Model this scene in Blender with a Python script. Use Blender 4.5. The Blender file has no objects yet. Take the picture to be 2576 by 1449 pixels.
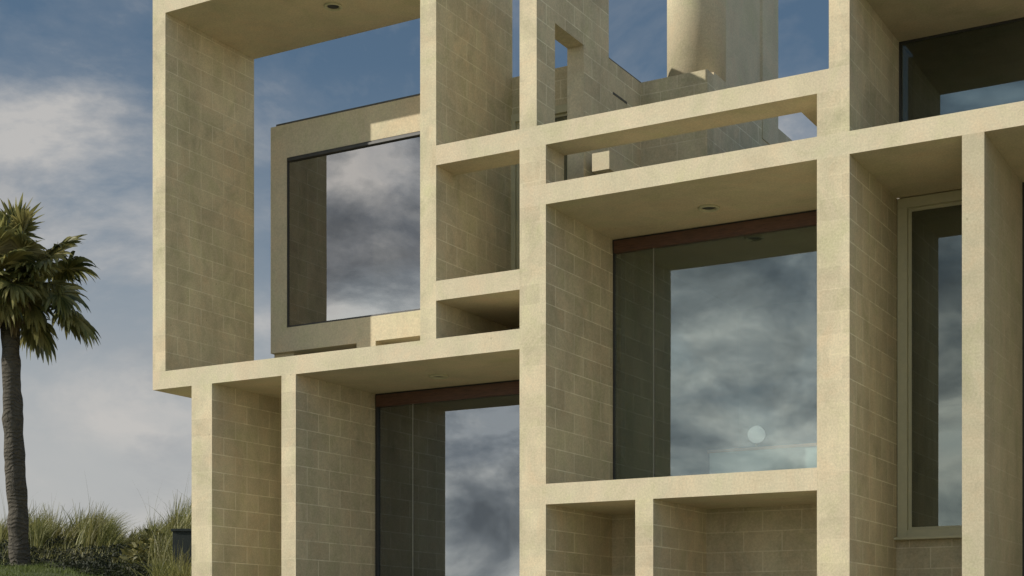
import bpy, bmesh, math, random
from mathutils import Vector, Matrix, noise
random.seed(7)
C = bpy.context.scene.collection
PI = math.pi
# ---------------------------------------------------------------- camera constants
D = 12.8035                      # camera stands this far in front of the facade plane (y = 0)
ANG = math.radians(29.75)
F = 3765.3; CX = 1288.; YV = 1618.
SA, CA = math.sin(ANG), math.cos(ANG)
def at(u, v, dep):
    "world point seen at photo pixel u, v (2576 wide) at a given distance"
    r = (u - CX) / F * dep
    return Vector((CA * r - SA * dep, SA * r + CA * dep - D, (YV - v) * dep / F))

# ---------------------------------------------------------------- materials
def new_mat(name):
    m = bpy.data.materials.new(name); m.use_nodes = True
    nt = m.node_tree; nt.nodes.clear()
    out = nt.nodes.new('ShaderNodeOutputMaterial')
    return m, nt, out
def N(nt, t, **k):
    n = nt.nodes.new(t)
    for a, b in k.items():
        if a.startswith('i_'): n.inputs[a[2:].replace('_', ' ')].default_value = b
        else: setattr(n, a, b)
    return n
def L(nt, a, b): nt.links.new(a, b)
def ramp(nt, fac, stops):
    r = nt.nodes.new('ShaderNodeValToRGB'); e = r.color_ramp.elements
    while len(e) < len(stops): e.new(0.5)
    for i, (p, c) in enumerate(stops):
        e[i].position = p; e[i].color = (c[0], c[1], c[2], 1) if isinstance(c, (tuple, list)) else (c, c, c, 1)
    L(nt, fac, r.inputs['Fac']); return r.outputs['Color']
def mix(nt, fac, a, b, mode='MIX'):
    m = nt.nodes.new('ShaderNodeMix'); m.data_type = 'RGBA'; m.blend_type = mode
    for idx, val in ((0, fac), (6, a), (7, b)):
        if isinstance(val, (int, float)): m.inputs[idx].default_value = val
        elif isinstance(val, (tuple, list)): m.inputs[idx].default_value = (val[0], val[1], val[2], 1)
        else: L(nt, val, m.inputs[idx])
    return m.outputs[2]
def math_(nt, op, a, b=None, c=None):
    m = nt.nodes.new('ShaderNodeMath'); m.operation = op
    for i, v in enumerate((a, b, c)):
        if v is None: continue
        if isinstance(v, (int, float)): m.inputs[i].default_value = v
        else: L(nt, v, m.inputs[i])
    return m.outputs[0]

def masonry(name, base, base2, joint=1.0, stain=0.5, bump=0.25, tint=(0.42, 0.385, 0.265), front=0.06):
    "cement-washed concrete block: 40 x 20 cm blocks, pale joints that come and go, blotchy wash"
    m, nt, out = new_mat(name)
    geo = N(nt, 'ShaderNodeNewGeometry')
    pos = N(nt, 'ShaderNodeSeparateXYZ'); L(nt, geo.outputs['Position'], pos.inputs[0])
    nor = N(nt, 'ShaderNodeSeparateXYZ'); L(nt, geo.outputs['True Normal'], nor.inputs[0])
    ax = math_(nt, 'GREATER_THAN', math_(nt, 'ABSOLUTE', nor.outputs[0]), 0.6)
    az = math_(nt, 'GREATER_THAN', math_(nt, 'ABSOLUTE', nor.outputs[2]), 0.6)
    # horizontal coordinate: y on faces looking along x, else x
    h = math_(nt, 'ADD', math_(nt, 'MULTIPLY', ax, pos.outputs[1]), math_(nt, 'MULTIPLY', math_(nt, 'SUBTRACT', 1.0, ax), pos.outputs[0]))
    vz = math_(nt, 'SUBTRACT', pos.outputs[2], 0.11)
    cmb = N(nt, 'ShaderNodeCombineXYZ'); L(nt, h, cmb.inputs[0]); L(nt, vz, cmb.inputs[1])
    br = N(nt, 'ShaderNodeTexBrick'); br.offset = 0.5
    L(nt, cmb.outputs[0], br.inputs['Vector'])
    br.inputs['Scale'].default_value = 1.0; br.inputs['Brick Width'].default_value = 0.4; br.inputs['Row Height'].default_value = 0.2
    br.inputs['Mortar Size'].default_value = 0.007; br.inputs['Mortar Smooth'].default_value = 0.6
    br.inputs['Color1'].default_value = (0, 0, 0, 1); br.inputs['Color2'].default_value = (1, 1, 1, 1); br.inputs['Mortar'].default_value = (.5, .5, .5, 1)
    br.inputs['Bias'].default_value = 0.0
    n1 = N(nt, 'ShaderNodeTexNoise', i_Scale=1.1, i_Detail=6.0, i_Roughness=0.6); L(nt, geo.outputs['Position'], n1.inputs['Vector'])
    n2 = N(nt, 'ShaderNodeTexNoise', i_Scale=6.0, i_Detail=8.0, i_Roughness=0.7); L(nt, geo.outputs['Position'], n2.inputs['Vector'])
    n3 = N(nt, 'ShaderNodeTexNoise', i_Scale=55.0, i_Detail=5.0, i_Roughness=0.8); L(nt, geo.outputs['Position'], n3.inputs['Vector'])
    mp = N(nt, 'ShaderNodeMapping'); mp.inputs['Scale'].default_value = (3.2, 3.2, 1.1); L(nt, geo.outputs['Position'], mp.inputs['Vector'])
    n4 = N(nt, 'ShaderNodeTexNoise', i_Scale=1.0, i_Detail=5.0, i_Roughness=0.65); L(nt, mp.outputs[0], n4.inputs['Vector'])
    col = mix(nt, ramp(nt, n1.outputs['Fac'], [(0.35, 0.0), (0.65, 1.0)]), base, base2)
    col = mix(nt, math_(nt, 'MULTIPLY', ramp(nt, n2.outputs['Fac'], [(0.42, 0.0), (0.68, 1.0)]), 0.45 * stain), col, tint, 'MIX')
    col = mix(nt, 0.45 * stain, col, ramp(nt, n4.outputs['Fac'], [(0.3, 0.62), (0.6, 1.12)]), 'MULTIPLY')
    col = mix(nt, 0.6, col, ramp(nt, n3.outputs['Fac'], [(0.3, 0.66), (0.7, 1.29)]), 'MULTIPLY')
    n5 = N(nt, 'ShaderNodeTexNoise', i_Scale=2.3, i_Detail=7.0, i_Roughness=0.7, i_Distortion=0.6); L(nt, geo.outputs['Position'], n5.inputs['Vector'])
    hue = ramp(nt, n5.outputs['Fac'], [(0.32, (0.94, 0.99, 0.90)), (0.5, (1.0, 1.0, 1.0)), (0.68, (1.05, 0.98, 0.95))])
    col = mix(nt, 0.9, col, hue, 'MULTIPLY')
    grime = ramp(nt, n5.outputs['Color'], [(0.36, 0.66), (0.52, 1.0), (0.7, 1.08)])
    col = mix(nt, stain * 0.8, col, grime, 'MULTIPLY')
    # each block its own slight tone
    blockvar = mix(nt, math_(nt, 'MULTIPLY', 0.30 * joint, math_(nt, 'SUBTRACT', 1.0, az)), (1, 1, 1), ramp(nt, br.outputs['Color'], [(0.0, 0.60), (0.5, 1.0), (1.0, 1.16)]))
    col = mix(nt, 1.0, col, blockvar, 'MULTIPLY')
    # joints fade in and out
    jm = math_(nt, 'MULTIPLY', br.outputs['Fac'], ramp(nt, n4.outputs['Fac'], [(0.39, 0.30), (0.58, 1.0)]))
    jm = math_(nt, 'MULTIPLY', math_(nt, 'MULTIPLY', jm, joint * 0.95), math_(nt, 'SUBTRACT', 1.0, az))
    facing = math_(nt, 'ADD', math_(nt, 'MULTIPLY', ax, 1.0 - front), front)
    jm = math_(nt, 'MULTIPLY', jm, facing)
    col = mix(nt, jm, col, (0.86, 0.81, 0.62))
    # pinholes and knocks in the wash
    vo = N(nt, 'ShaderNodeTexVoronoi', i_Scale=3.1); L(nt, geo.outputs['Position'], vo.inputs['Vector'])
    pit = ramp(nt, vo.outputs['Distance'], [(0.0, 1.0), (0.045, 0.0)])
    col = mix(nt, math_(nt, 'MULTIPLY', pit, 0.55), col, (0.12, 0.10, 0.06))
    b = N(nt, 'ShaderNodeBsdfPrincipled'); L(nt, col, b.inputs['Base Color']); b.inputs['Roughness'].default_value = 0.88
    b.inputs['Specular IOR Level'].default_value = 0.25
    bp = N(nt, 'ShaderNodeBump', i_Strength=bump, i_Distance=0.02)
    hgt = math_(nt, 'ADD', math_(nt, 'MULTIPLY', n3.outputs['Fac'], 0.35), math_(nt, 'MULTIPLY', n2.outputs['Fac'], 0.5))
    hgt = math_(nt, 'SUBTRACT', hgt, math_(nt, 'MULTIPLY', jm, 0.35))
    L(nt, hgt, bp.inputs['Height']); L(nt, bp.outputs[0], b.inputs['Normal']); L(nt, b.outputs[0], out.inputs[0])
    return m

def simple(name, c1, c2, scale=8, rough=0.7, stretch=(1, 1, 1), bump=0.1, metal=0, trans=0):
    m, nt, out = new_mat(name)
    tc = N(nt, 'ShaderNodeNewGeometry')
    mp = N(nt, 'ShaderNodeMapping'); mp.inputs['Scale'].default_value = stretch; L(nt, tc.outputs['Position'], mp.inputs['Vector'])
    n = N(nt, 'ShaderNodeTexNoise', i_Scale=float(scale), i_Detail=6.0, i_Roughness=0.65); L(nt, mp.outputs[0], n.inputs['Vector'])
    col = mix(nt, ramp(nt, n.outputs['Fac'], [(0.35, 0.0), (0.65, 1.0)]), c1, c2)
    b = N(nt, 'ShaderNodeBsdfPrincipled'); L(nt, col, b.inputs['Base Color']); b.inputs['Roughness'].default_value = rough
    b.inputs['Metallic'].default_value = metal
    bp = N(nt, 'ShaderNodeBump', i_Strength=bump, i_Distance=0.01); L(nt, n.outputs['Fac'], bp.inputs['Height']); L(nt, bp.outputs[0], b.inputs['Normal'])
    if trans:
        t = N(nt, 'ShaderNodeBsdfTranslucent'); L(nt, col, t.inputs[0])
        ms = N(nt, 'ShaderNodeMixShader'); ms.inputs[0].default_value = trans
        L(nt, b.outputs[0], ms.inputs[1]); L(nt, t.outputs[0], ms.inputs[2]); L(nt, ms.outputs[0], out.inputs[0])
    else: L(nt, b.outputs[0], out.inputs[0])
    return m

def glass(name, refl, tint, rough=0.0, gcol=(1, 1, 1)):
    "solar glass: a mirror share over tinted see-through, gently wavy"
    m, nt, out = new_mat(name)
    geo = N(nt, 'ShaderNodeNewGeometry')
    n = N(nt, 'ShaderNodeTexNoise', i_Scale=0.7, i_Detail=1.0); L(nt, geo.outputs['Position'], n.inputs['Vector'])
    bp = N(nt, 'ShaderNodeBump', i_Strength=0.05, i_Distance=0.03); L(nt, n.outputs['Fac'], bp.inputs['Height'])
    g = N(nt, 'ShaderNodeBsdfGlossy', i_Roughness=rough); g.inputs[0].default_value = (*gcol, 1); L(nt, bp.outputs[0], g.inputs['Normal'])
    t = N(nt, 'ShaderNodeBsdfTransparent'); t.inputs[0].default_value = (*tint, 1)
    # thin film of salt and dust
    d = N(nt, 'ShaderNodeBsdfDiffuse'); d.inputs[0].default_value = (0.30, 0.30, 0.26, 1)
    n2 = N(nt, 'ShaderNodeTexNoise', i_Scale=1.6, i_Detail=6.0, i_Roughness=0.6); L(nt, geo.outputs['Position'], n2.inputs['Vector'])
    dust = ramp(nt, n2.outputs['Fac'], [(0.35, 0.03), (0.7, 0.10)])
    m1 = N(nt, 'ShaderNodeMixShader'); L(nt, dust, m1.inputs[0]); L(nt, t.outputs[0], m1.inputs[1]); L(nt, d.outputs[0], m1.inputs[2])
    m2 = N(nt, 'ShaderNodeMixShader'); m2.inputs[0].default_value = refl; L(nt, m1.outputs[0], m2.inputs[1]); L(nt, g.outputs[0], m2.inputs[2])
    L(nt, m2.outputs[0], out.inputs[0]); return m

M = {}
M['wall'] = masonry('cement_washed_block', (0.645, 0.56, 0.385), (0.60, 0.54, 0.37), joint=0.9, stain=0.6)
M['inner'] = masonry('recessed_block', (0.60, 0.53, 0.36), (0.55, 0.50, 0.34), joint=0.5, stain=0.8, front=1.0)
M['smooth'] = masonry('cement_render', (0.62, 0.54, 0.38), (0.585, 0.53, 0.37), joint=0.10, stain=0.36, bump=0.15, tint=(0.53, 0.49, 0.34))
M['stucco'] = masonry('rendered_fin', (0.66, 0.575, 0.395), (0.60, 0.545, 0.365), joint=0.6, stain=0.75, tint=(0.46, 0.43, 0.29))
M['shade_tone'] = masonry('shade_darkened_block', (0.54, 0.475, 0.33), (0.47, 0.43, 0.295), joint=0.2, stain=0.45, tint=(0.38, 0.36, 0.24))  # darker block: shade of the right-hand bay is put into the colour
M['frame'] = simple('cream_painted_frame', (0.52, 0.50, 0.33), (0.46, 0.45, 0.30), 10, 0.55)
M['wood'] = simple('mahogany_header', (0.15, 0.072, 0.045), (0.075, 0.042, 0.029), 5, 0.45, (1.5, 6, 14))
M['dark'] = simple('dark_metal', (0.03, 0.032, 0.03), (0.045, 0.045, 0.042), 12, 0.5)
M['strip'] = simple('glazing_strip', (0.30, 0.30, 0.24), (0.25, 0.25, 0.21), 12, 0.5)
M['coping'] = simple('roof_edge_metal', (0.07, 0.07, 0.06), (0.11, 0.105, 0.09), 12, 0.6)
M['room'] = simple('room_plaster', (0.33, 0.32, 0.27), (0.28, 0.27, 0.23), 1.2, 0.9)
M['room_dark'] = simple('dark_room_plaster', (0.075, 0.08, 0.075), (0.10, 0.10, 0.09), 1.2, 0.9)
M['curtain'] = simple('dark_curtain', (0.07, 0.085, 0.075), (0.10, 0.11, 0.09), 3, 0.95, (14, 1, 0.3))
M['globe'] = simple('opal_globe', (0.82, 0.80, 0.76), (0.78, 0.76, 0.72), 5, 0.4)
_b = [n for n in M['globe'].node_tree.nodes if n.type == 'BSDF_PRINCIPLED'][0]
_b.inputs['Emission Color'].default_value = (1, .96, .88, 1); _b.inputs['Emission Strength'].default_value = 0.2      # added glow, so the globe shows pale behind the glass
M['brass'] = simple('brass', (0.4, 0.28, 0.1), (0.3, 0.2, 0.08), 8, 0.4, metal=1)
M['roof'] = simple('roof_gravel', (0.25, 0.24, 0.2), (0.33, 0.31, 0.26), 30, 0.95)
M['glass_big'] = glass('grey_glass', 0.172, (0.80, 0.88, 0.88), gcol=(0.90, 0.98, 0.96))
M['glass_bay'] = glass('mirror_glass', 0.27, (0.2, 0.2, 0.2), gcol=(0.98, 0.98, 1.0))
M['glass_low'] = glass('dark_glass', 0.225, (0.40, 0.43, 0.47), gcol=(0.86, 0.94, 1.0))
M['glass_dim'] = glass('smoked_glass', 0.15, (0.30, 0.34, 0.34), gcol=(0.88, 1.0, 0.94))

# ---------------------------------------------------------------- mesh helpers
class MB:
    def __init__(s): s.bm = bmesh.new()
    def box(s, x0, x1, y0, y1, z0, z1):
        vs = [s.bm.verts.new(p) for p in ((x0,y0,z0),(x1,y0,z0),(x1,y1,z0),(x0,y1,z0),(x0,y0,z1),(x1,y0,z1),(x1,y1,z1),(x0,y1,z1))]
        for f in ((0,3,2,1),(4,5,6,7),(0,1,5,4),(1,2,6,5),(2,3,7,6),(3,0,4,7)): s.bm.faces.new([vs[i] for i in f])
        return s
    def prism(s, pts, z0, z1):
        a = [s.bm.verts.new((x, y, z0)) for x, y in pts]; b = [s.bm.verts.new((x, y, z1)) for x, y in pts]; n = len(pts)
        s.bm.faces.new(a[::-1]); s.bm.faces.new(b)
        for i in range(n): s.bm.faces.new((a[i], a[(i+1)%n], b[(i+1)%n], b[i]))
        return s
    def lathe(s, c, prof, n=24):
        rings = []
        for r, z in prof:
            rings.append([s.bm.verts.new((c[0]+r*math.cos(2*PI*i/n), c[1]+r*math.sin(2*PI*i/n), c[2]+z)) for i in range(n)])
        for a, b in zip(rings, rings[1:]):
            for i in range(n): s.bm.faces.new((a[i], a[(i+1)%n], b[(i+1)%n], b[i]))
        s.bm.faces.new(rings[0][::-1]); s.bm.faces.new(rings[-1]); return s
    def tube(s, pts, rads, n=8):
        rings = []
        for i, p in enumerate(pts):
            d = (pts[min(i+1, len(pts)-1)] - pts[max(i-1, 0)]).normalized()
            u = d.cross(Vector((0.3, 1, 0.1))).normalized(); w = d.cross(u)
            rings.append([s.bm.verts.new(p + (u*math.cos(2*PI*k/n) + w*math.sin(2*PI*k/n))*rads[i]) for k in range(n)])
        for a, b in zip(rings, rings[1:]):
            for i in range(n): s.bm.faces.new((a[i], a[(i+1)%n], b[(i+1)%n], b[i]))
        s.bm.faces.new(rings[0][::-1]); s.bm.faces.new(rings[-1]); return s
    def build(s, name, mat, parent=None, smooth=False, bevel=0, keepn=False):
        if not keepn: bmesh.ops.recalc_face_normals(s.bm, faces=s.bm.faces)
        if bevel: bmesh.ops.bevel(s.bm, geom=s.bm.edges[:], offset=bevel, segments=2, profile=0.6, affect='EDGES')
        me = bpy.data.meshes.new(name); s.bm.to_mesh(me); s.bm.free(); me.materials.append(mat)
        if smooth:
            for p in me.polygons: p.use_smooth = True
        o = bpy.data.objects.new(name, me); C.objects.link(o)
        if parent is not None:
            o.parent = parent; o.matrix_parent_inverse = Matrix.Translation(-root_loc(parent))
        return o
def root_loc(o):
    v = Vector((0, 0, 0))
    while o is not None:
        v = v + o.location; o = o.parent
        if o is not None and o.parent is None and False: break
    return v
def thing(name, label, cat, loc=(0, 0, 0), group=None):
    o = bpy.data.objects.new(name, None); C.objects.link(o); o.location = loc; o.empty_display_size = 0.2
    o['label'] = label; o['category'] = cat
    if group: o['group'] = group
    return o
def tag(o, label=None, cat=None, kind=None, group=None):
    if label: o['label'] = label
    if cat: o['category'] = cat
    if kind: o['kind'] = kind
    if group: o['group'] = group
    return o

# ================================================================ THE HOUSE
house = thing('concrete_house', 'pale concrete block house with deep projecting grid of fins and slabs', 'house', (0, 0, 0))
G0 = -0.3                                    # foundations go below the grade
def part(name, mat, *boxes, parent=house, **k):
    m = MB()
    for b in boxes: m.box(*b)
    return m.build(name, mat, parent, **k)
DP = 1.5
# ---- sunscreen: slabs
part('roof_slab', M['smooth'], (-12.044, -8.205, 0, 1.56, 7.16, 7.36))
part('roof_beam', M['smooth'], (-8.205, -3.925, 0, 0.40, 7.16, 7.36))
part('shelf_slab', M['smooth'], (-8.205, -3.925, 0, 0.38, 4.85, 5.05))
part('shelf_slab', M['smooth'], (-7.232, 3.2, 0, DP, 4.27, 4.47))
part('shelf_slab', M['smooth'], (-8.205, -7.232, 0, DP, 3.475, 3.675))
part('floor_slab', M['smooth'], (-12.044, -7.232, 0, DP + .06, 2.89, 3.09))
part('shelf_slab', M['smooth'], (-6.939, -4.218, 0, 1.60, 1.35, 1.55))
part('terrace_soffit', M['smooth'], (-4.49, -4.218, 0.38, 3.4, 4.85, 5.05))
part('terrace_beam', M['smooth'], (-6.939, -6.742, 1.0, 2.41, 4.86, 5.045))
# ---- sunscreen: fins and posts
part('fin', M['stucco'], (-12.044, -11.852, 0, 1.56, 3.09, 7.16))
part('fin', M['stucco'], (-8.398, -8.205, 0, 1.56, 3.09, 7.16))
part('fin', M['wall'], (-7.232, -7.041, 0, 0.38, 5.05, 7.16), (-7.232, -7.041, 0.38, 1.01, 6.19, 7.16), (-7.232, -7.041, 1.01, 1.6, 4.47, 7.16), (-7.041, -6.939, 1.3, 1.6, 4.47, 4.86))
part('post', M['wall'], (-7.232, -6.939, 0, DP, G0, 4.27))
part('post', M['wall'], (-7.232, -6.939, 0, 0.38, 4.47, 4.85))
part('post', M['wall'], (-4.218, -3.925, 0, 1.62, G0, 4.27))
part('post', M['stucco'], (-4.218, -3.925, 0, DP, 4.47, 4.85))
part('fin', M['stucco'], (-4.11, -3.925, 0, 1.7, 5.05, 7.16), (-4.11, -3.925, 0.38, 1.7, 4.85, 5.05))
part('fin', M['shade_tone'], (-2.96, -2.777, 0, 1.7, G0, 4.27))
part('fin', M['wall'], (-0.75, -0.55, 0, 1.6, G0, 4.27))
part('fin', M['wall'], (2.9, 3.2, 0, 1.6, G0, 4.27))
part('post', M['wall'], (-11.461, -11.164, 0, DP, G0, 2.89))
part('fin', M['wall'], (-10.187, -9.993, 0, DP + .04, G0, 2.89))
part('fin', M['wall'], (-5.982, -5.798, 0, 1.47, G0, 1.35))
part('roof_slab', M['shade_tone'], (-3.925, 3.2, 0, 1.7, 5.80, 6.00))  # soffit shade comes partly from the darkened block colour
# ---- recessed walls
part('back_wall', M['inner'], (-11.164, -10.187, 1.38, 1.56, G0, 2.89))
part('back_wall', M['inner'], (-6.939, -5.982, 1.47, 1.60, G0, 1.35))
part('back_wall', M['inner'], (-5.798, -4.218, 1.30, 1.60, G0, 1.35))
part('back_wall', M['inner'], (-3.925, -2.96, 1.50, 1.70, G0, 1.01))
part('back_wall', M['inner'], (-0.55, 2.9, 1.50, 1.72, G0, 4.265))
part('back_wall', M['inner'], (-0.85, 3.0, 1.56, 1.72, 4.475, 5.795))
part('shelf_slab', M['smooth'], (-3.9, 3.2, 1.502, 1.72, 4.272, 4.39))
# wall behind the two narrow cells, with a tall window
part('back_wall', M['inner'], (-8.398, -8.24, 1.56, 1.75, 3.09, 6.25), (-8.24, -7.40, 1.56, 1.75, 5.83, 6.25), (-7.40, -7.232, 1.56, 1.75, 3.09, 6.25), (-8.24, -7.40, 1.56, 1.75, 3.09, 3.7))
# ---- bay behind the big upper-left cell
BX0, BX1 = -11.545, -8.398
part('bay_wall', M['smooth'], (BX0, -11.30, 1.5, 1.82, 3.51, 6.25), (-11.30, -8.75, 1.5, 1.82, 5.845, 6.25), (-11.30, -8.75, 1.5, 1.82, 3.51, 3.80), (-8.75, BX1, 1.565, 1.82, 3.51, 6.25), (-8.75, BX1 - 0.001, 1.5, 1.565, 3.51, 6.25))
part('bay_wall', M['wall'], (BX0, BX0 + .2, 1.82, 6.2, 3.51, 6.25), (BX0 + .2, BX1, 6.0, 6.2, 3.51, 6.25))
part('bay_roof', M['roof'], (BX0 + .2, -7.24, 1.82, 6.0, 6.02, 6.12))
part('coping', M['coping'], (BX0 + 0.06, -8.40, 1.53, 1.79, 6.25, 6.285))
part('bay_support', M['smooth'], (BX0, -11.25, 1.57, 1.85, 2.5, 3.51))
part('bay_support', M['smooth'], (-10.27, -10.0, 1.5, 1.85, 3.09, 3.51))
part('bay_support', M['smooth'], (-9.36, -8.45, 1.5, 1.85, 3.09, 3.51))
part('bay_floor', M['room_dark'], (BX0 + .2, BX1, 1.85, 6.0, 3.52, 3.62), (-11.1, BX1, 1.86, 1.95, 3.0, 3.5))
# ---- terrace parapets and chimney
part('parapet', M['wall'], (-7.232, -7.041, 1.6, 2.61, 4.47, 6.25))
part('parapet', M['inner'], (-7.041, -6.245, 2.41, 2.61, 4.47, 6.255))
part('parapet', M['wall'], (-6.45, -6.25, 2.61, 7.0, 4.47, 6.29))
part('coping', M['coping'], (-7.2, -7.06, 1.62, 2.6, 6.25, 6.28))
part('scupper', M['coping'], (-7.10, -7.037, 1.70, 2.05, 5.90, 5.925))
part('terrace_floor', M['roof'], (-6.939, -4.2, 1.5, 7.0, 4.40, 4.46))
cx, cy, rr = -6.615, 3.02, 0.345
pts = [(cx + rr*math.cos(t), cy + rr*math.sin(t)) for t in [PI + PI*i/20 for i in range(21)]]
pts = [(x, y) for x, y in pts] + [(cx + rr, 4.12), (cx + rr + .03, 4.12), (cx + rr + .03, 4.66), (cx - rr, 4.66)]
ch = MB().prism(pts, 6.0, 9.4).build('chimney', M['smooth'], house)
for p in ch.data.polygons:
    if abs(p.normal.z) < .5 and p.area < 0.4: p.use_smooth = True
# ---- main body behind
part('body_wall', M['wall'], (-11.36, -11.164, 1.56, 8.0, G0, 2.89), (-11.36, 3.2, 8.0, 8.2, G0, 4.27), (3.0, 3.2, 1.6, 8.0, G0, 5.8))
part('roof_deck', M['roof'], (-11.36, -8.4, 1.57, 8.2, 2.90, 3.08), (-7.23, -6.95, 1.62, 8.2, 4.28, 4.46), (-6.95, 3.0, 1.72, 8.2, 4.28, 4.39), (-3.9, 3.0, 1.72, 8.0, 5.81, 5.99))
# ---- rooms seen through the glass
def room(x0, x1, y0, y1, z0, z1, mat, name='room_shell'):
    t = 0.05
    part(name, mat, (x0, x1, y1, y1+t, z0, z1), (x0-t, x0, y0, y1, z0, z1), (x1, x1+t, y0, y1, z0, z1), (x0, x1, y0, y1, z1, z1+t), (x0, x1, y0, y1, z0-t, z0))
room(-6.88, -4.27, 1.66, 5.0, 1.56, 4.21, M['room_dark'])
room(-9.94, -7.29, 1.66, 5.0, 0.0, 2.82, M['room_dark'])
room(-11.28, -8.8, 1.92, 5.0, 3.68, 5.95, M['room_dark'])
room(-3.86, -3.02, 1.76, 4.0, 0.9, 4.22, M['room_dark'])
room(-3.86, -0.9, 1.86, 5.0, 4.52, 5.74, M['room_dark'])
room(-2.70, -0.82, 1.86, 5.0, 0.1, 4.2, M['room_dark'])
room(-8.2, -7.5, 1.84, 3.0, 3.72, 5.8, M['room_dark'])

# ---- windows (window > header, jamb, frame, pane, glazing_joint)
def window(x0, x1, z0, z1, y, gm, header=None, jamb=None, joints=(), frame=0, fy=0.05, sill=False):
    if frame:
        w = part('window', M['frame'], (x0, x1, y-fy, y+.06, z1-frame, z1), (x0, x0+frame, y-fy, y+.06, z0, z1-frame), (x1-frame, x1, y-fy, y+.06, z0, z1-frame), (x0+frame, x1-frame, y-fy, y+.06, z0, z0+frame*.75), bevel=0.004)
        # stepped stop inside the frame
        f2 = frame*.32
        a0, a1, b0, b1 = x0+frame, x1-frame, z0+frame*.75, z1-frame
        part('stop', M['frame'], (a0, a1, y-.01, y+.05, b1-f2, b1), (a0, a0+f2, y-.01, y+.05, b0, b1-f2), (a1-f2, a1, y-.01, y+.05, b0, b1-f2), (a0+f2, a1-f2, y-.01, y+.05, b0, b0+f2), parent=w)
        x0, x1, z0, z1 = a0+f2, a1-f2, b0+f2, b1-f2
    else:
        w = part('window', M['dark'], (x0, x0+.02, y-.012, y+.05, z0, z1), (x1-.02, x1, y-.012, y+.05, z0, z1), (x0+.02, x1-.02, y-.012, y+.05, z1-.02, z1), (x0+.02, x1-.02, y-.012, y+.05, z0, z0+.02))
        x0 += .02; x1 -= .02; z0 += .02; z1 -= .02
    if header:
        part('header', M['dark'] if gm is M['glass_bay'] else M['wood'], (x0, x1, y-.035, y+.05, z1-header, z1), parent=w, bevel=0.004); z1 -= header
    if jamb:
        part('jamb', M['dark'], (x0, x0+jamb, y-.03, y+.05, z0, z1), parent=w, bevel=0.003); x0 += jamb
    p = part('pane', gm, (x0, x1, y, y+.008, z0, z1), parent=w)
    for j in joints: part('glazing_joint', M['strip'], (j-.006, j+.006, y-.004, y-.0005, z0, z1), parent=w)
    return w
window(-6.939, -4.218, 1.55, 4.27, 1.50, M['glass_big'], header=.125, joints=(-6.47,))
window(-9.993, -7.232, 0.2, 2.89, 1.50, M['glass_low'], header=.135, jamb=.02, joints=(-9.48,))
window(-11.30, -8.75, 3.80, 5.845, 1.516, M['glass_bay'], header=.03)
window(-3.918, -2.967, 1.01, 4.262, 1.56, M['glass_dim'], frame=.095, fy=.06)
window(-3.925, -0.85, 4.47, 5.80, 1.60, M['glass_dim'])
window(-2.777, -0.75, 0.1, 4.27, 1.60, M['glass_dim'])
window(-8.238, -7.402, 3.70, 5.83, 1.58, M['glass_dim'], frame=.085)
part('sill', M['frame'], (-3.925, -2.96, 1.40, 1.50, 0.985, 1.01), bevel=.004)
# downlights let into the soffits
def downlight(x, y, z):
    w = MB().lathe((x, y, z), [(0.105, -0.0), (0.105, -0.016), (0.090, -0.024), (0.076, -0.016), (0.070, -0.002)], 28).build('downlight', M['frame'], house, smooth=False)
    MB().lathe((x, y, z), [(0.066, -0.0055), (0.066, -0.0025)], 24).build('lamp_recess', M['dark'], w)
downlight(-5.60, 0.88, 4.27); downlight(-10.09, 0.80, 7.16); downlight(-8.71, 0.84, 2.89)

# ---- things inside the big room
p = at(1903, 1093, 16.1)
lamp = thing('globe_lamp', 'white round globe lamp standing behind the big square window', 'lamp', (p.x, p.y, 1.62))
MB().lathe((p.x, p.y, p.z), [(0.001, -.094), (0.022, -.091), (0.045, -.082), (.066, -.066), (.082, -.045), (.092, -.02), (.094, 0), (.092, .02), (.082, .045), (.066, .066), (.045, .082), (.022, .091), (0.001, .094)], 28).build('globe', M['globe'], lamp, smooth=True)
MB().lathe((p.x, p.y, 1.62), [(0.09, 0), (0.09, .02), (.015, .03), (.015, p.z-1.62-.1)], 18).build('stem', M['brass'], lamp)
q = at(1785, 1133, 15.55)
M['cab'] = simple('painted_cabinet', (.62, .62, .60), (.55, .55, .53), 4, .6); M['oak'] = simple('orange_timber', (.55, .26, .10), (.42, .19, .07), 9, .5, (1, 6, 6))
cab = thing('low_cabinet', 'pale low cabinet with reddish top edge behind the big square window', 'cabinet', (q.x+.9, q.y+.2, 1.57))
MB().box(q.x, -4.35, q.y, q.y+.3, 1.57, q.z-.03).build('carcass', M['cab'], cab)
MB().box(q.x-.02, -4.33, q.y-.02, q.y+.32, q.z-.03, q.z).build('top', M['oak'], cab)

# ================================================================ TERRAIN
def sstep(a, b, x):
    t = max(0., min(1., (x-a)/(b-a))); return t*t*(3-2*t)
def dep_of(x, y): return -SA*x + CA*(y+D)
def ground(x, y):
    base = -1.62 + 1.75*sstep(-12.5, -1.0, y)
    dp = dep_of(x, y)
    hl = -1.3 + 2.5*sstep(9, 24, dp) + 0.72*sstep(24.5, 29.5, dp) - 2.2*sstep(31.5, 60, dp)
    w = sstep(-12.2, -16.5, x)
    h = base*(1-w) + hl*w
    h += (noise.noise(Vector((x*.35, y*.35, 0)))*.16 + noise.noise(Vector((x*1.3, y*1.3, 3)))*.04)*w*sstep(24.5, 28, dp)
    return h
def grid_axis(lo, hi, f0, f1, step):
    out = []; v = f0
    while v <= f1: out.append(v); v += step
    s = step; v = f0
    while v > lo: s *= 1.35; v -= s; out.insert(0, v)
    s = step; v = f1
    while v < hi: s *= 1.35; v += s; out.append(v)
    return out
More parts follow.
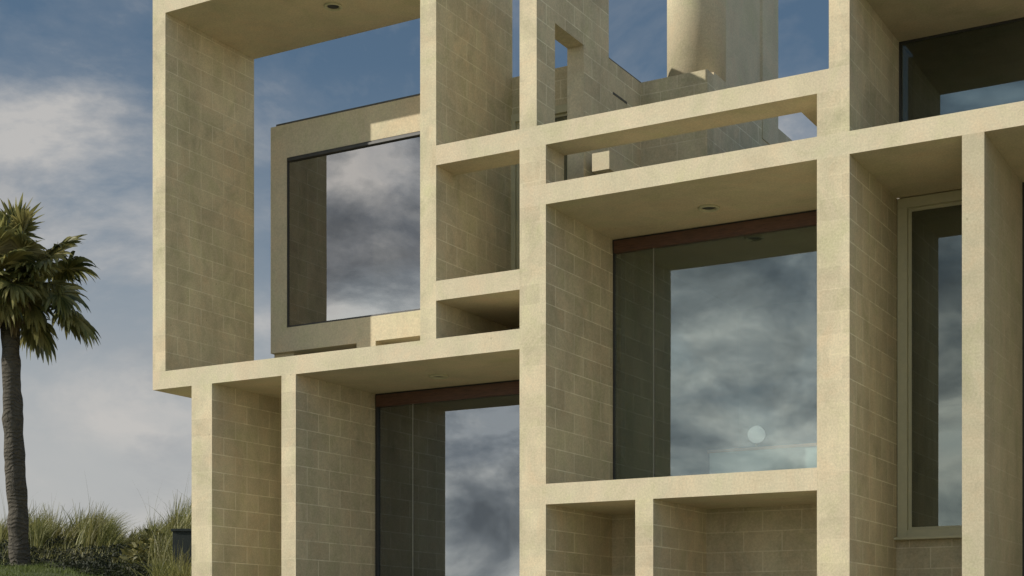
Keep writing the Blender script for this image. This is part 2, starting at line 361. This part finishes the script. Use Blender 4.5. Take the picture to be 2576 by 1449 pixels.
gx = grid_axis(-900, 900, -34, 6, .5); gy = grid_axis(-900, 900, -16, 26, .5)
bm = bmesh.new()
vg = [[bm.verts.new((x, y, ground(x, y))) for x in gx] for y in gy]
for j in range(len(gy)-1):
    for i in range(len(gx)-1): bm.faces.new((vg[j][i], vg[j][i+1], vg[j+1][i+1], vg[j+1][i]))
mb = MB(); mb.bm.free(); mb.bm = bm
def ground_mat():
    m, nt, out = new_mat('lawn_and_sand')
    geo = N(nt, 'ShaderNodeNewGeometry')
    a = N(nt, 'ShaderNodeTexNoise', i_Scale=0.5, i_Detail=7.0, i_Roughness=0.65); L(nt, geo.outputs['Position'], a.inputs['Vector'])
    b_ = N(nt, 'ShaderNodeTexNoise', i_Scale=22.0, i_Detail=6.0, i_Roughness=0.75); L(nt, geo.outputs['Position'], b_.inputs['Vector'])
    g = mix(nt, b_.outputs['Fac'], (0.03, 0.045, 0.012), (0.12, 0.15, 0.04))
    col = mix(nt, ramp(nt, a.outputs['Fac'], [(0.52, 0.0), (0.72, 1.0)]), g, (0.24, 0.21, 0.13))
    sp = N(nt, 'ShaderNodeSeparateXYZ'); L(nt, geo.outputs['Position'], sp.inputs[0])
    # beach and sandy yard on the sea side of the house
    e = math_(nt, 'ADD', sp.outputs[0], math_(nt, 'MULTIPLY', a.outputs['Fac'], 2.0))
    f1 = N(nt, 'ShaderNodeMapRange'); f1.inputs['From Min'].default_value = -13.5; f1.inputs['From Max'].default_value = -12.0; L(nt, e, f1.inputs[0])
    sand = mix(nt, b_.outputs['Fac'], (0.17, 0.16, 0.10), (0.27, 0.25, 0.17))
    col = mix(nt, f1.outputs[0], col, sand)
    p = N(nt, 'ShaderNodeBsdfPrincipled'); L(nt, col, p.inputs['Base Color']); p.inputs['Roughness'].default_value = 0.95
    bp = N(nt, 'ShaderNodeBump', i_Strength=0.8, i_Distance=0.05); L(nt, b_.outputs['Fac'], bp.inputs['Height']); L(nt, bp.outputs[0], p.inputs['Normal'])
    L(nt, p.outputs[0], out.inputs[0]); return m
gr = mb.build('ground', ground_mat(), smooth=True); tag(gr, kind='structure')

# ---------------------------------------------------------------- foliage materials
def leafmat(name, c1, c2, c3, trans=0.3, rough=0.5):
    m, nt, out = new_mat(name)
    geo = N(nt, 'ShaderNodeNewGeometry')
    n = N(nt, 'ShaderNodeTexNoise', i_Scale=2.2, i_Detail=3.0); L(nt, geo.outputs['Position'], n.inputs['Vector'])
    col = mix(nt, geo.outputs['Random Per Island'], c1, c2)
    col = mix(nt, math_(nt, 'MULTIPLY', ramp(nt, n.outputs['Fac'], [(0.4, 0.0), (0.7, 1.0)]), 0.6), col, c3)
    b = N(nt, 'ShaderNodeBsdfPrincipled'); L(nt, col, b.inputs['Base Color']); b.inputs['Roughness'].default_value = rough
    b.inputs['Specular IOR Level'].default_value = 0.4
    t = N(nt, 'ShaderNodeBsdfTranslucent'); L(nt, col, t.inputs[0])
    ms = N(nt, 'ShaderNodeMixShader'); ms.inputs[0].default_value = trans
    L(nt, b.outputs[0], ms.inputs[1]); L(nt, t.outputs[0], ms.inputs[2]); L(nt, ms.outputs[0], out.inputs[0]); return m
M['frond'] = leafmat('palm_leaf', (0.045, 0.065, 0.02), (0.26, 0.26, 0.085), (0.50, 0.42, 0.17), 0.42, 0.30)
M['oats'] = leafmat('dune_grass', (0.09, 0.11, 0.028), (0.42, 0.41, 0.14), (0.20, 0.16, 0.06), 0.45, 0.5)
M['cover'] = leafmat('ground_cover_leaf', (0.010, 0.016, 0.009), (0.032, 0.040, 0.016), (0.065, 0.065, 0.028), 0.15, 0.7)
M['lawn'] = leafmat('lawn_blade', (0.08, 0.12, 0.02), (0.19, 0.24, 0.05), (0.12, 0.14, 0.03), 0.4, 0.6)
def trunk_mat():
    m, nt, out = new_mat('palm_trunk_bark')
    geo = N(nt, 'ShaderNodeNewGeometry')
    w = N(nt, 'ShaderNodeTexWave'); w.bands_direction = 'Z'; w.inputs['Scale'].default_value = 4.2; w.inputs['Distortion'].default_value = 14.0; w.inputs['Detail'].default_value = 4.0
    L(nt, geo.outputs['Position'], w.inputs['Vector'])
    n = N(nt, 'ShaderNodeTexNoise', i_Scale=9.0, i_Detail=8.0, i_Roughness=0.75); L(nt, geo.outputs['Position'], n.inputs['Vector'])
    col = mix(nt, n.outputs['Fac'], (0.022, 0.022, 0.018), (0.15, 0.13, 0.095))
    col = mix(nt, 0.22, col, ramp(nt, w.outputs['Fac'], [(0.2, 0.5), (0.8, 1.2)]), 'MULTIPLY')
    b = N(nt, 'ShaderNodeBsdfPrincipled'); L(nt, col, b.inputs['Base Color']); b.inputs['Roughness'].default_value = .92
    bp = N(nt, 'ShaderNodeBump', i_Strength=0.9, i_Distance=0.04)
    L(nt, math_(nt, 'ADD', math_(nt, 'MULTIPLY', w.outputs['Fac'], .5), n.outputs['Fac']), bp.inputs['Height']); L(nt, bp.outputs[0], b.inputs['Normal'])
    L(nt, b.outputs[0], out.inputs[0]); return m
M['trunk'] = trunk_mat()

# ================================================================ THE PALM
PD = 24.0
base = at(48, 1432, PD); base.z = ground(base.x, base.y) - .1
palm = thing('palm_tree', 'tall fan palm with shaggy crown left of the house', 'palm tree', base)
prof = [(50, 1445, 31), (50, 1420, 29), (47, 1360, 27), (44, 1270, 26), (38, 1180, 26.5), (34, 1090, 27), (31, 1000, 26), (28, 920, 24), (26, 850, 25), (27, 790, 27), (28, 730, 22), (28, 690, 14)]
m = MB(); pts = []; rads = []
for i in range(len(prof)-1):
    for k in range(5):
        t = k/5; a, b = prof[i], prof[i+1]
        u, v, r = (a[j]*(1-t)+b[j]*t for j in range(3))
        pts.append(at(u, v, PD)); rads.append(.93*r*PD/F*(1+random.uniform(-.045, .045)))
m.tube(pts, rads, 18)
for v in m.bm.verts: v.co += Vector((noise.noise(v.co*4), noise.noise(v.co*4+Vector((9, 0, 0))), 0))*.03
m.build('trunk', M['trunk'], palm, smooth=True)
right = Vector((CA, SA, 0)); fwd = Vector((-SA, CA, 0)); up = Vector((0, 0, 1))
hub = at(28, 712, PD)
def frond(o, d, pet, R, droop, mat, name='frond', nb=50, roll=0.0, spread=138):
    "costapalmate leaf: arching stalk, then a folded fan of blades joined near the hub, tips splitting and drooping"
    d = d.normalized(); mm = MB()
    side = d.cross(up)
    if side.length < .1: side = right.copy()
    side.normalize(); nrm = side.cross(d).normalized()
    R3 = Matrix.Rotation(roll, 3, d); side = R3 @ side; nrm = R3 @ nrm
    P = [o + d*pet*t - up*(.16*pet*t*t*droop) for t in (0, .25, .5, .75, 1)]
    mm.tube(P, [.024, .020, .016, .013, .011], 5)
    tip = P[-1]; d2 = (P[-1]-P[-2]).normalized()
    side = (side - d2*side.dot(d2)).normalized(); nrm = side.cross(d2).normalized()
    for i in range(nb):
        a = math.radians(-spread + 2*spread*i/(nb-1) + random.uniform(-2.5, 2.5))
        l = R*1.12*(0.74 + 0.26*math.cos(a*.6))*random.uniform(.66, 1.10)
        cur = tip + d2*.06*math.cos(a)
        dv = (d2*math.cos(a) + side*math.sin(a)).normalized()
        dv = (dv + nrm*.35*abs(math.sin(a))).normalized()        # the two halves fold up in a V
        g = droop*random.uniform(.7, 1.4)
        wv = nrm.cross(dv).normalized()
        tw = .75 if i % 2 else -.75
        wv = (wv*math.cos(tw) + nrm*math.sin(tw)).normalized()
        prev = None; segs = 6; st = l/segs
        brk = random.random() < .5
        for k in range(segs+1):
            t = k/segs
            wdt = .031*min(1, .35+t*2.2) if t < .72 else .031*(1-t)*3.3+.002
            A = mm.bm.verts.new(cur - wv*wdt); B = mm.bm.verts.new(cur + wv*wdt)
            if prev: mm.bm.faces.new((prev[0], A, B, prev[1]))
            prev = (A, B)
            dv = (dv - up*g*(.12 + (.85 if brk else .45)*max(0, t-.40))).normalized()
            cur = cur + dv*st
    return mm.build(name, mat, palm, keepn=True)
def dirv(du, dv, dz=0.0): return (right*du - up*dv + fwd*dz)
# leaves placed by hand where the photo shows them (stalk direction, stalk length, fan size, droop)
spec = [
 # (right, up(-), away), stalk, fan, droop, roll
 ((.08, -1, .0), .95, .50, .15, 0), ((.30, -1, -.2), .80, .42, .3, .4), ((-.18, -1, .2), .95, .5, .2, -.3), ((.0, -1, -.4), .7, .5, .3, .8),
 ((1, -.95, -.1), .98, .48, .7, .5), ((1, -.62, .2), 1.05, .50, .9, -.2), ((1, -.60, -.5), .85, .50, .8, .6), ((.8, -.5, .5), .75, .5, .9, 0),
 ((1, -.20, -.1), .62, .50, 1.1, .3), ((.9, .0, -.5), .55, .50, 1.2, -.5), ((.6, -.3, -.6), .5, .45, .9, .2),
 ((1, .26, -.1), .95, .56, 1.25, .2), ((1, .34, .25), .90, .52, 1.4, -.4), ((1, .16, -.35), .85, .5, 1.2, .5),
 ((.62, .72, -.1), .62, .52, 1.5, .1), ((.50, .80, .3), .55, .48, 1.6, -.3), ((.8, .45, -.5), .45, .5, 1.5, .3),
 ((-.8, -.8, .1), .95, .55, .5, 0), ((-1, -.4, -.3), 1.0, .55, .8, .3), ((-1, -.1, .3), 1.0, .55, 1.1, -.3), ((-1, .25, -.2), .9, .55, 1.3, .2), ((-.8, .5, .2), .8, .55, 1.4, 0),
 ((-.5, .85, -.2), .6, .5, 1.5, .3), ((-.5, -1, -.3), .8, .55, .4, -.4), ((-1, -.7, .6), .8, .55, .6, .2),
 ((.2, -.5, -1), .7, .55, .8, .3), ((.35, .0, -1), .65, .55, 1.1, -.2), ((-.3, .0, -1), .7, .55, 1.1, .2), ((.05, .5, -1), .55, .5, 1.4, 0), ((-.2, -.8, -1), .7, .55, .6, .3),
 ((.3, -.3, 1), .8, .55, .9, .2), ((.75, -.45, -.75), .62, .5, 1.0, .2), ((.5, -.75, -.7), .62, .5, .8, -.3), ((.45, .15, -.95), .5, .5, 1.2, .1), ((-.3, .1, 1), .8, .55, 1.1, -.2), ((.1, .5, 1), .7, .55, 1.3, .3), ((.25, .3, -.8), .4, .45, 1.3, .5),
]
for i, (dd, pl, R, dr, ro) in enumerate(spec):
    frond(hub + right*random.uniform(-.05, .05) + up*random.uniform(-.12, .08), dirv(*dd), pl, R*random.uniform(.94, 1.06), dr, M['frond'], roll=ro+random.uniform(-.2, .2))
M['thatch'] = leafmat('dead_palm_leaf', (0.16, 0.12, 0.06), (0.26, 0.20, 0.10), (0.10, 0.07, 0.04), 0.2, .7)
for i, (dd, pl, R) in enumerate([((.3, .9, -.5), .3, .35), ((-.4, .9, -.4), .35, .4), ((.5, .2, -.8), .35, .3), ((-.3, .5, -.9), .3, .4), ((.25, -.1, -1), .4, .3)]):
    frond(hub - up*.15, dirv(*dd), pl, R, 1.6, M['thatch'], 'dead_frond', nb=16, spread=80)

# ================================================================ GRASS, GROUND COVER, LAWN
def blades(name, n, place, hgt, width, mat, label, cat, lean=(.5, .0), segs=4, clumped=False):
    verts = []; faces = []
    for i in range(n):
        x, y, hh = place()
        z = ground(x, y) - .03
        h = hh*random.uniform(.55, 1.1); th = random.uniform(0, 2*PI)
        wv = Vector((math.cos(th), math.sin(th), 0))
        wv = (right*1.0 + fwd*random.uniform(-.7, .7)).normalized()
        la = random.gauss(lean[0] if not clumped else CUR[0], .30); lb = random.gauss(lean[1], .25)
        i0 = len(verts)
        for s in range(segs+1):
            t = s/segs
            c = Vector((x, y, z)) + up*(h*(t - .28*t*t*abs(la))) + right*(la*h*.8*t*t) + fwd*(lb*h*.6*t*t)
            q = width*(1-t*.92)
            verts.append(c - wv*q); verts.append(c + wv*q)
            if s: k = i0+2*s; faces.append((k-2, k-1, k+1, k))
    me = bpy.data.meshes.new(name); me.from_pydata([tuple(v) for v in verts], [], faces); me.materials.append(mat)
    o = bpy.data.objects.new(name, me); C.objects.link(o); tag(o, label, cat, 'stuff'); return o
def interp(tab, x):
    if x <= tab[0][0]: return tab[0][1]
    for (a, p), (b, q) in zip(tab, tab[1:]):
        if x <= b: return p + (q-p)*(x-a)/(b-a)
    return tab[-1][1]
HT = [(-200, .45), (0, .55), (90, .80), (170, .82), (250, .72), (310, .40), (370, .48), (420, .78), (480, 1.12), (560, 1.2)]
clumps = [(random.uniform(-160, 620), random.uniform(27.2, 31.0), random.random()**1.5, random.gauss(.45, .22)) for _ in range(125)]
CUR = [0.0]
def p_oats():
    cu, cd, sp, ln = random.choice(clumps); CUR[0] = ln
    u = cu + random.gauss(0, 6.5); dp = cd + random.gauss(0, .12)
    p = at(u, 0, dp); return p.x, p.y, interp(HT, u)*(.62 + .75*sp)
blades('dune_grass', 10500, p_oats, 1, .013, M['oats'], 'tufted dune grass leaning right along the crest of the mound', 'grass', (.45, 0), 5, clumped=True)
def p_low():
    u = random.uniform(-160, 620); dp = 24.2 + 8*random.random()**.7; p = at(u, 0, dp); return p.x, p.y, .28
blades('undergrowth', 7500, p_low, 1, .012, M['oats'], 'short rough grass between the dune tufts', 'grass', (.3, 0), 3)
def p_tall():
    u, dp = random.choice([(122, 28.2), (128, 28.4), (235, 29), (372, 29.2), (384, 29), (455, 29), (462, 29.2), (38, 28.5), (20, 29)]); u += random.uniform(-5, 5); p = at(u, 0, dp); return p.x, p.y, 1.45
blades('seed_stalk', 26, p_tall, 1, .004, M['oats'], 'thin tall seed stalks standing above the dune grass', 'grass', (.1, 0), 6)
def p_lawn():
    u = random.uniform(-120, 520); dp = random.uniform(19.5, 25.2); p = at(u, 0, dp); return p.x, p.y, .06 + .10*max(0, noise.noise(Vector((p.x*1.7, p.y*1.7, 8)))+.2)
blades('lawn_grass', 16000, p_lawn, 1, .006, M['lawn'], 'short green lawn grass below the palm', 'grass', (.1, 0), 2)
# low dark creeping cover on the slope
verts = []; faces = []
for i in range(46000):
    u = random.uniform(-150, 600); dp = random.uniform(21.4, 28.8)
    if dp < 23.5 - 2.4*sstep(60, 250, u) + .9*noise.noise(Vector((u*.03, dp*1.3, 0))) + random.gauss(0, .25): continue
    p = at(u, 0, dp); hgt = .06 + .30*max(0, noise.noise(Vector((p.x*1.1, p.y*1.1, 5)))+.3)
    edge = min(1, max(.35, (dp-23.6)/1.2))
    c = Vector((p.x, p.y, ground(p.x, p.y) + random.uniform(0, hgt*edge)))
    a = Vector((random.gauss(0, 1), random.gauss(0, 1), random.gauss(0, .7))).normalized(); b = a.cross(Vector((random.gauss(0, 1), random.gauss(0, 1), 1))).normalized()
    s = random.uniform(.016, .042); k = len(verts)
    verts += [tuple(c-a*s), tuple(c+b*s*.45), tuple(c+a*s), tuple(c-b*s*.45)]; faces.append((k, k+1, k+2, k+3))
me = bpy.data.meshes.new('ground_cover'); me.from_pydata(verts, [], faces); me.materials.append(M['cover'])
o = bpy.data.objects.new('ground_cover', me); C.objects.link(o); tag(o, 'dark creeping leaves covering the slope beside the palm', 'ground cover', 'stuff')
# broad pale leaves of a low shrub by the house corner
verts = []; faces = []
for i in range(420):
    u = random.gauss(385, 34); dp = random.uniform(24.2, 25.4)
    if u > 425: continue
    p = at(u, 0, dp); base_ = Vector((p.x, p.y, ground(p.x, p.y))); hgt = random.uniform(.05, .62)*(1-abs(u-395)/140)
    c = base_ + up*hgt; a = (right*random.gauss(-.1, 1) + up*random.uniform(.1, 1.2) + fwd*random.gauss(-.2, .8)).normalized()
    b = a.cross(Vector((random.gauss(0, 1), random.gauss(0, 1), random.gauss(0, 1)))).normalized(); l = random.uniform(.10, .24); k = len(verts)
    verts += [tuple(c), tuple(c+a*l*.45+b*l*.17), tuple(c+a*l-up*l*.2), tuple(c+a*l*.45-b*l*.17)]; faces.append((k, k+1, k+2, k+3))
me = bpy.data.meshes.new('foliage'); me.from_pydata(verts, [], faces)
me.materials.append(leafmat('shrub_leaf', (.09, .10, .03), (.34, .30, .10), (.16, .15, .05), .3, .5))
c0 = at(385, 0, 24.8); shrub = thing('leafy_shrub', 'low shrub with broad yellowish leaves left of the dark enclosure', 'shrub', (c0.x, c0.y, ground(c0.x, c0.y)))
fo = bpy.data.objects.new('foliage', me); C.objects.link(fo); fo.parent = shrub; fo.matrix_parent_inverse = Matrix.Translation(-shrub.location)
mm = MB()
for i in range(9):
    a = at(385+random.gauss(0, 22), 0, 24.8+random.uniform(-.4, .4)); g = Vector((a.x, a.y, ground(a.x, a.y)-.05)); mm.tube([g, g+up*.2+right*random.gauss(0, .05), g+up*random.uniform(.3, .5)+right*random.gauss(0, .12)], [.012, .009, .004], 5)
mm.build('stem', M['trunk'], shrub)
# taller tufts crowding the enclosure
def p_cor():
    u = random.gauss(452, 30); dp = random.uniform(22.6, 26.5) if random.random() < .6 else random.uniform(20.7, 21.3)
    CUR[0] = random.gauss(-.1, .4); p = at(u, 0, dp); return p.x, p.y, .75 + .25*noise.noise(Vector((u*.05, dp, 0)))
blades('corner_grass', 1500, p_cor, 1, .010, M['oats'], 'tall brownish grass crowding the corner of the house', 'grass', (0, 0), 5, clumped=True)
# stake in the cover
sp_ = at(208, 1411, 24.9); zg = ground(sp_.x, sp_.y)
st = MB().tube([Vector((sp_.x, sp_.y, zg-.1)), Vector((sp_.x, sp_.y, zg+.1)), Vector((sp_.x+.004, sp_.y, zg+.30))], [.017, .017, .014], 6).build('wooden_stake', simple('pale_wood', (.42, .40, .22), (.33, .31, .17), 14, .8))
tag(st, 'thin pale wooden stake standing in the dark ground cover', 'stake')
# dark enclosure beside the house corner
e0 = at(434, 1330, 21.5); e1 = at(500, 1330, 21.5)
en = thing('garden_enclosure', 'dark blue-green boxy garden enclosure tucked against the left post of the house', 'enclosure', (e0.x, e0.y, ground(e0.x, e0.y)))
M['teal'] = simple('dark_teal_boards', (0.010, 0.018, 0.019), (0.020, 0.028, 0.028), 5, .85, (6, 6, 1.5), .3)
d3 = (e1-e0).normalized(); n3 = Vector((-d3.y, d3.x, 0)); W = (e1-e0).length + .6
def rbox(nm, a0, a1, b0, b1, z0, z1, mat, par):
    mm = MB(); P = lambda a, b: ((e0 + d3*a + n3*b).x, (e0 + d3*a + n3*b).y)
    mm.prism([P(a0, b0), P(a1, b0), P(a1, b1), P(a0, b1)], z0, z1); return mm.build(nm, mat, par, bevel=.006)
zt = e0.z; zb = ground(e0.x, e0.y) - .4
bd = rbox('board_panel', 0, W, 0, .9, zb, zt-.04, M['teal'], en)
rbox('lid', -.02, W+.02, -.02, .92, zt-.04, zt, M['teal'], en)

# ================================================================ LIGHT
sd = Vector((-1.19, -1.0, 0.747)).normalized()
sun = bpy.data.lights.new('sun', 'SUN'); sun.energy = 4.15; sun.angle = math.radians(.53); sun.color = (1.0, .93, .82)
so = bpy.data.objects.new('sun', sun); C.objects.link(so); so.rotation_euler = sd.to_track_quat('Z', 'Y').to_euler(); so.location = (-20, -20, 20)
el = math.asin(sd.z); azm = math.atan2(sd.x, sd.y)      # clockwise from +Y
world = bpy.data.worlds.new('World'); bpy.context.scene.world = world; world.use_nodes = True
nt = world.node_tree; nt.nodes.clear()
wo = N(nt, 'ShaderNodeOutputWorld'); bg = N(nt, 'ShaderNodeBackground'); bg.inputs['Strength'].default_value = 0.116
sky = N(nt, 'ShaderNodeTexSky'); sky.sky_type = 'NISHITA'; sky.sun_disc = False; sky.sun_elevation = el; sky.sun_rotation = azm
sky.air_density = 1.0; sky.dust_density = 1.2; sky.ozone_density = 1.6
tc = N(nt, 'ShaderNodeTexCoord')
OFF = (-1.0, -4.2, -8.48)
mp = N(nt, 'ShaderNodeMapping'); mp.name = 'cloud_map'; mp.inputs['Scale'].default_value = (1, 1, 1.9); mp.inputs['Location'].default_value = OFF; L(nt, tc.outputs['Generated'], mp.inputs['Vector'])
n1 = N(nt, 'ShaderNodeTexNoise', i_Scale=3.0, i_Detail=12.0, i_Roughness=0.60, i_Distortion=0.35); L(nt, mp.outputs[0], n1.inputs['Vector'])
n2 = N(nt, 'ShaderNodeTexNoise', i_Scale=9.0, i_Detail=10.0, i_Roughness=0.62, i_Distortion=0.4); L(nt, mp.outputs[0], n2.inputs['Vector'])
sep = N(nt, 'ShaderNodeSeparateXYZ'); L(nt, tc.outputs['Generated'], sep.inputs[0])
sea = math_(nt, 'MULTIPLY', sep.outputs[1], -1.0)                         # 1 straight out to sea
seam = math_(nt, 'MAXIMUM', sea, 0.0)
# more cloud out over the sea and up the coast to the left than over the land
bias = math_(nt, 'ADD', math_(nt, 'MULTIPLY', seam, 0.09), math_(nt, 'MULTIPLY', math_(nt, 'ADD', sep.outputs[0], 0.40), -0.27))
cov = math_(nt, 'ADD', n1.outputs['Fac'], bias)
maskc = ramp(nt, cov, [(0.44, 0.0), (0.50, 0.14), (0.545, 0.42), (0.61, 1.0)])
cl = mix(nt, ramp(nt, n2.outputs['Fac'], [(0.40, 0.0), (0.58, 1.0)]), (3.1, 3.2, 3.35), (4.75, 4.6, 4.4))
skyc = mix(nt, 0.35, sky.outputs[0], (1.1, 1.5, 1.9))
skyc = mix(nt, 1.0, skyc, (0.63, 0.70, 0.72), 'MULTIPLY')
hz = ramp(nt, sep.outputs[2], [(0.0, 1.0), (0.12, .85), (0.25, 0.18), (.36, 0.0)])
skyc = mix(nt, math_(nt, 'MULTIPLY', hz, 0.92), skyc, (4.45, 4.4, 4.3))
col = mix(nt, math_(nt, 'MULTIPLY', maskc, 0.88), skyc, cl)
# the hazy morning sky over the sea, under the sun, is far brighter than the sky over land
lift = math_(nt, 'ADD', 1.0, math_(nt, 'MULTIPLY', math_(nt, 'POWER', seam, 1.3), 1.05))
lift = math_(nt, 'ADD', lift, math_(nt, 'MULTIPLY', math_(nt, 'MAXIMUM', sep.outputs[0], 0.0), 0.95))  # extra brightness in the unseen sky toward +x, added to fill shaded walls
col = mix(nt, 1.0, col, lift, 'MULTIPLY')
# thick broken cumulus standing over the sea: shaded bases, bright tops
n3 = N(nt, 'ShaderNodeTexNoise', i_Scale=8.0, i_Detail=12.0, i_Roughness=0.57, i_Distortion=0.35); L(nt, mp.outputs[0], n3.inputs['Vector'])
cum = ramp(nt, n3.outputs['Fac'], [(0.37, (.36, .39, .43)), (0.45, (.60, .63, .67)), (0.515, (.95, .96, .97)), (0.60, (1.55, 1.50, 1.44))])
col = mix(nt, math_(nt, 'MINIMUM', math_(nt, 'MULTIPLY', seam, 1.6), 1.0), col, mix(nt, 1.0, col, cum, 'MULTIPLY'))
L(nt, col, bg.inputs[0]); L(nt, bg.outputs[0], wo.inputs[0])

# ================================================================ CAMERA
cam = bpy.data.cameras.new('camera'); cam.sensor_width = 36; cam.lens = F/2576*36; cam.shift_y = (YV-724.5)/2576; cam.shift_x = 0
cam.clip_start = .1; cam.clip_end = 3000
co = bpy.data.objects.new('camera', cam); C.objects.link(co); co.location = (0, -D, 0); co.rotation_euler = (PI/2, 0, ANG)
sc = bpy.context.scene; sc.camera = co
sc.view_settings.view_transform = 'Standard'; sc.view_settings.look = 'None'; sc.view_settings.exposure = 0; sc.view_settings.gamma = 1
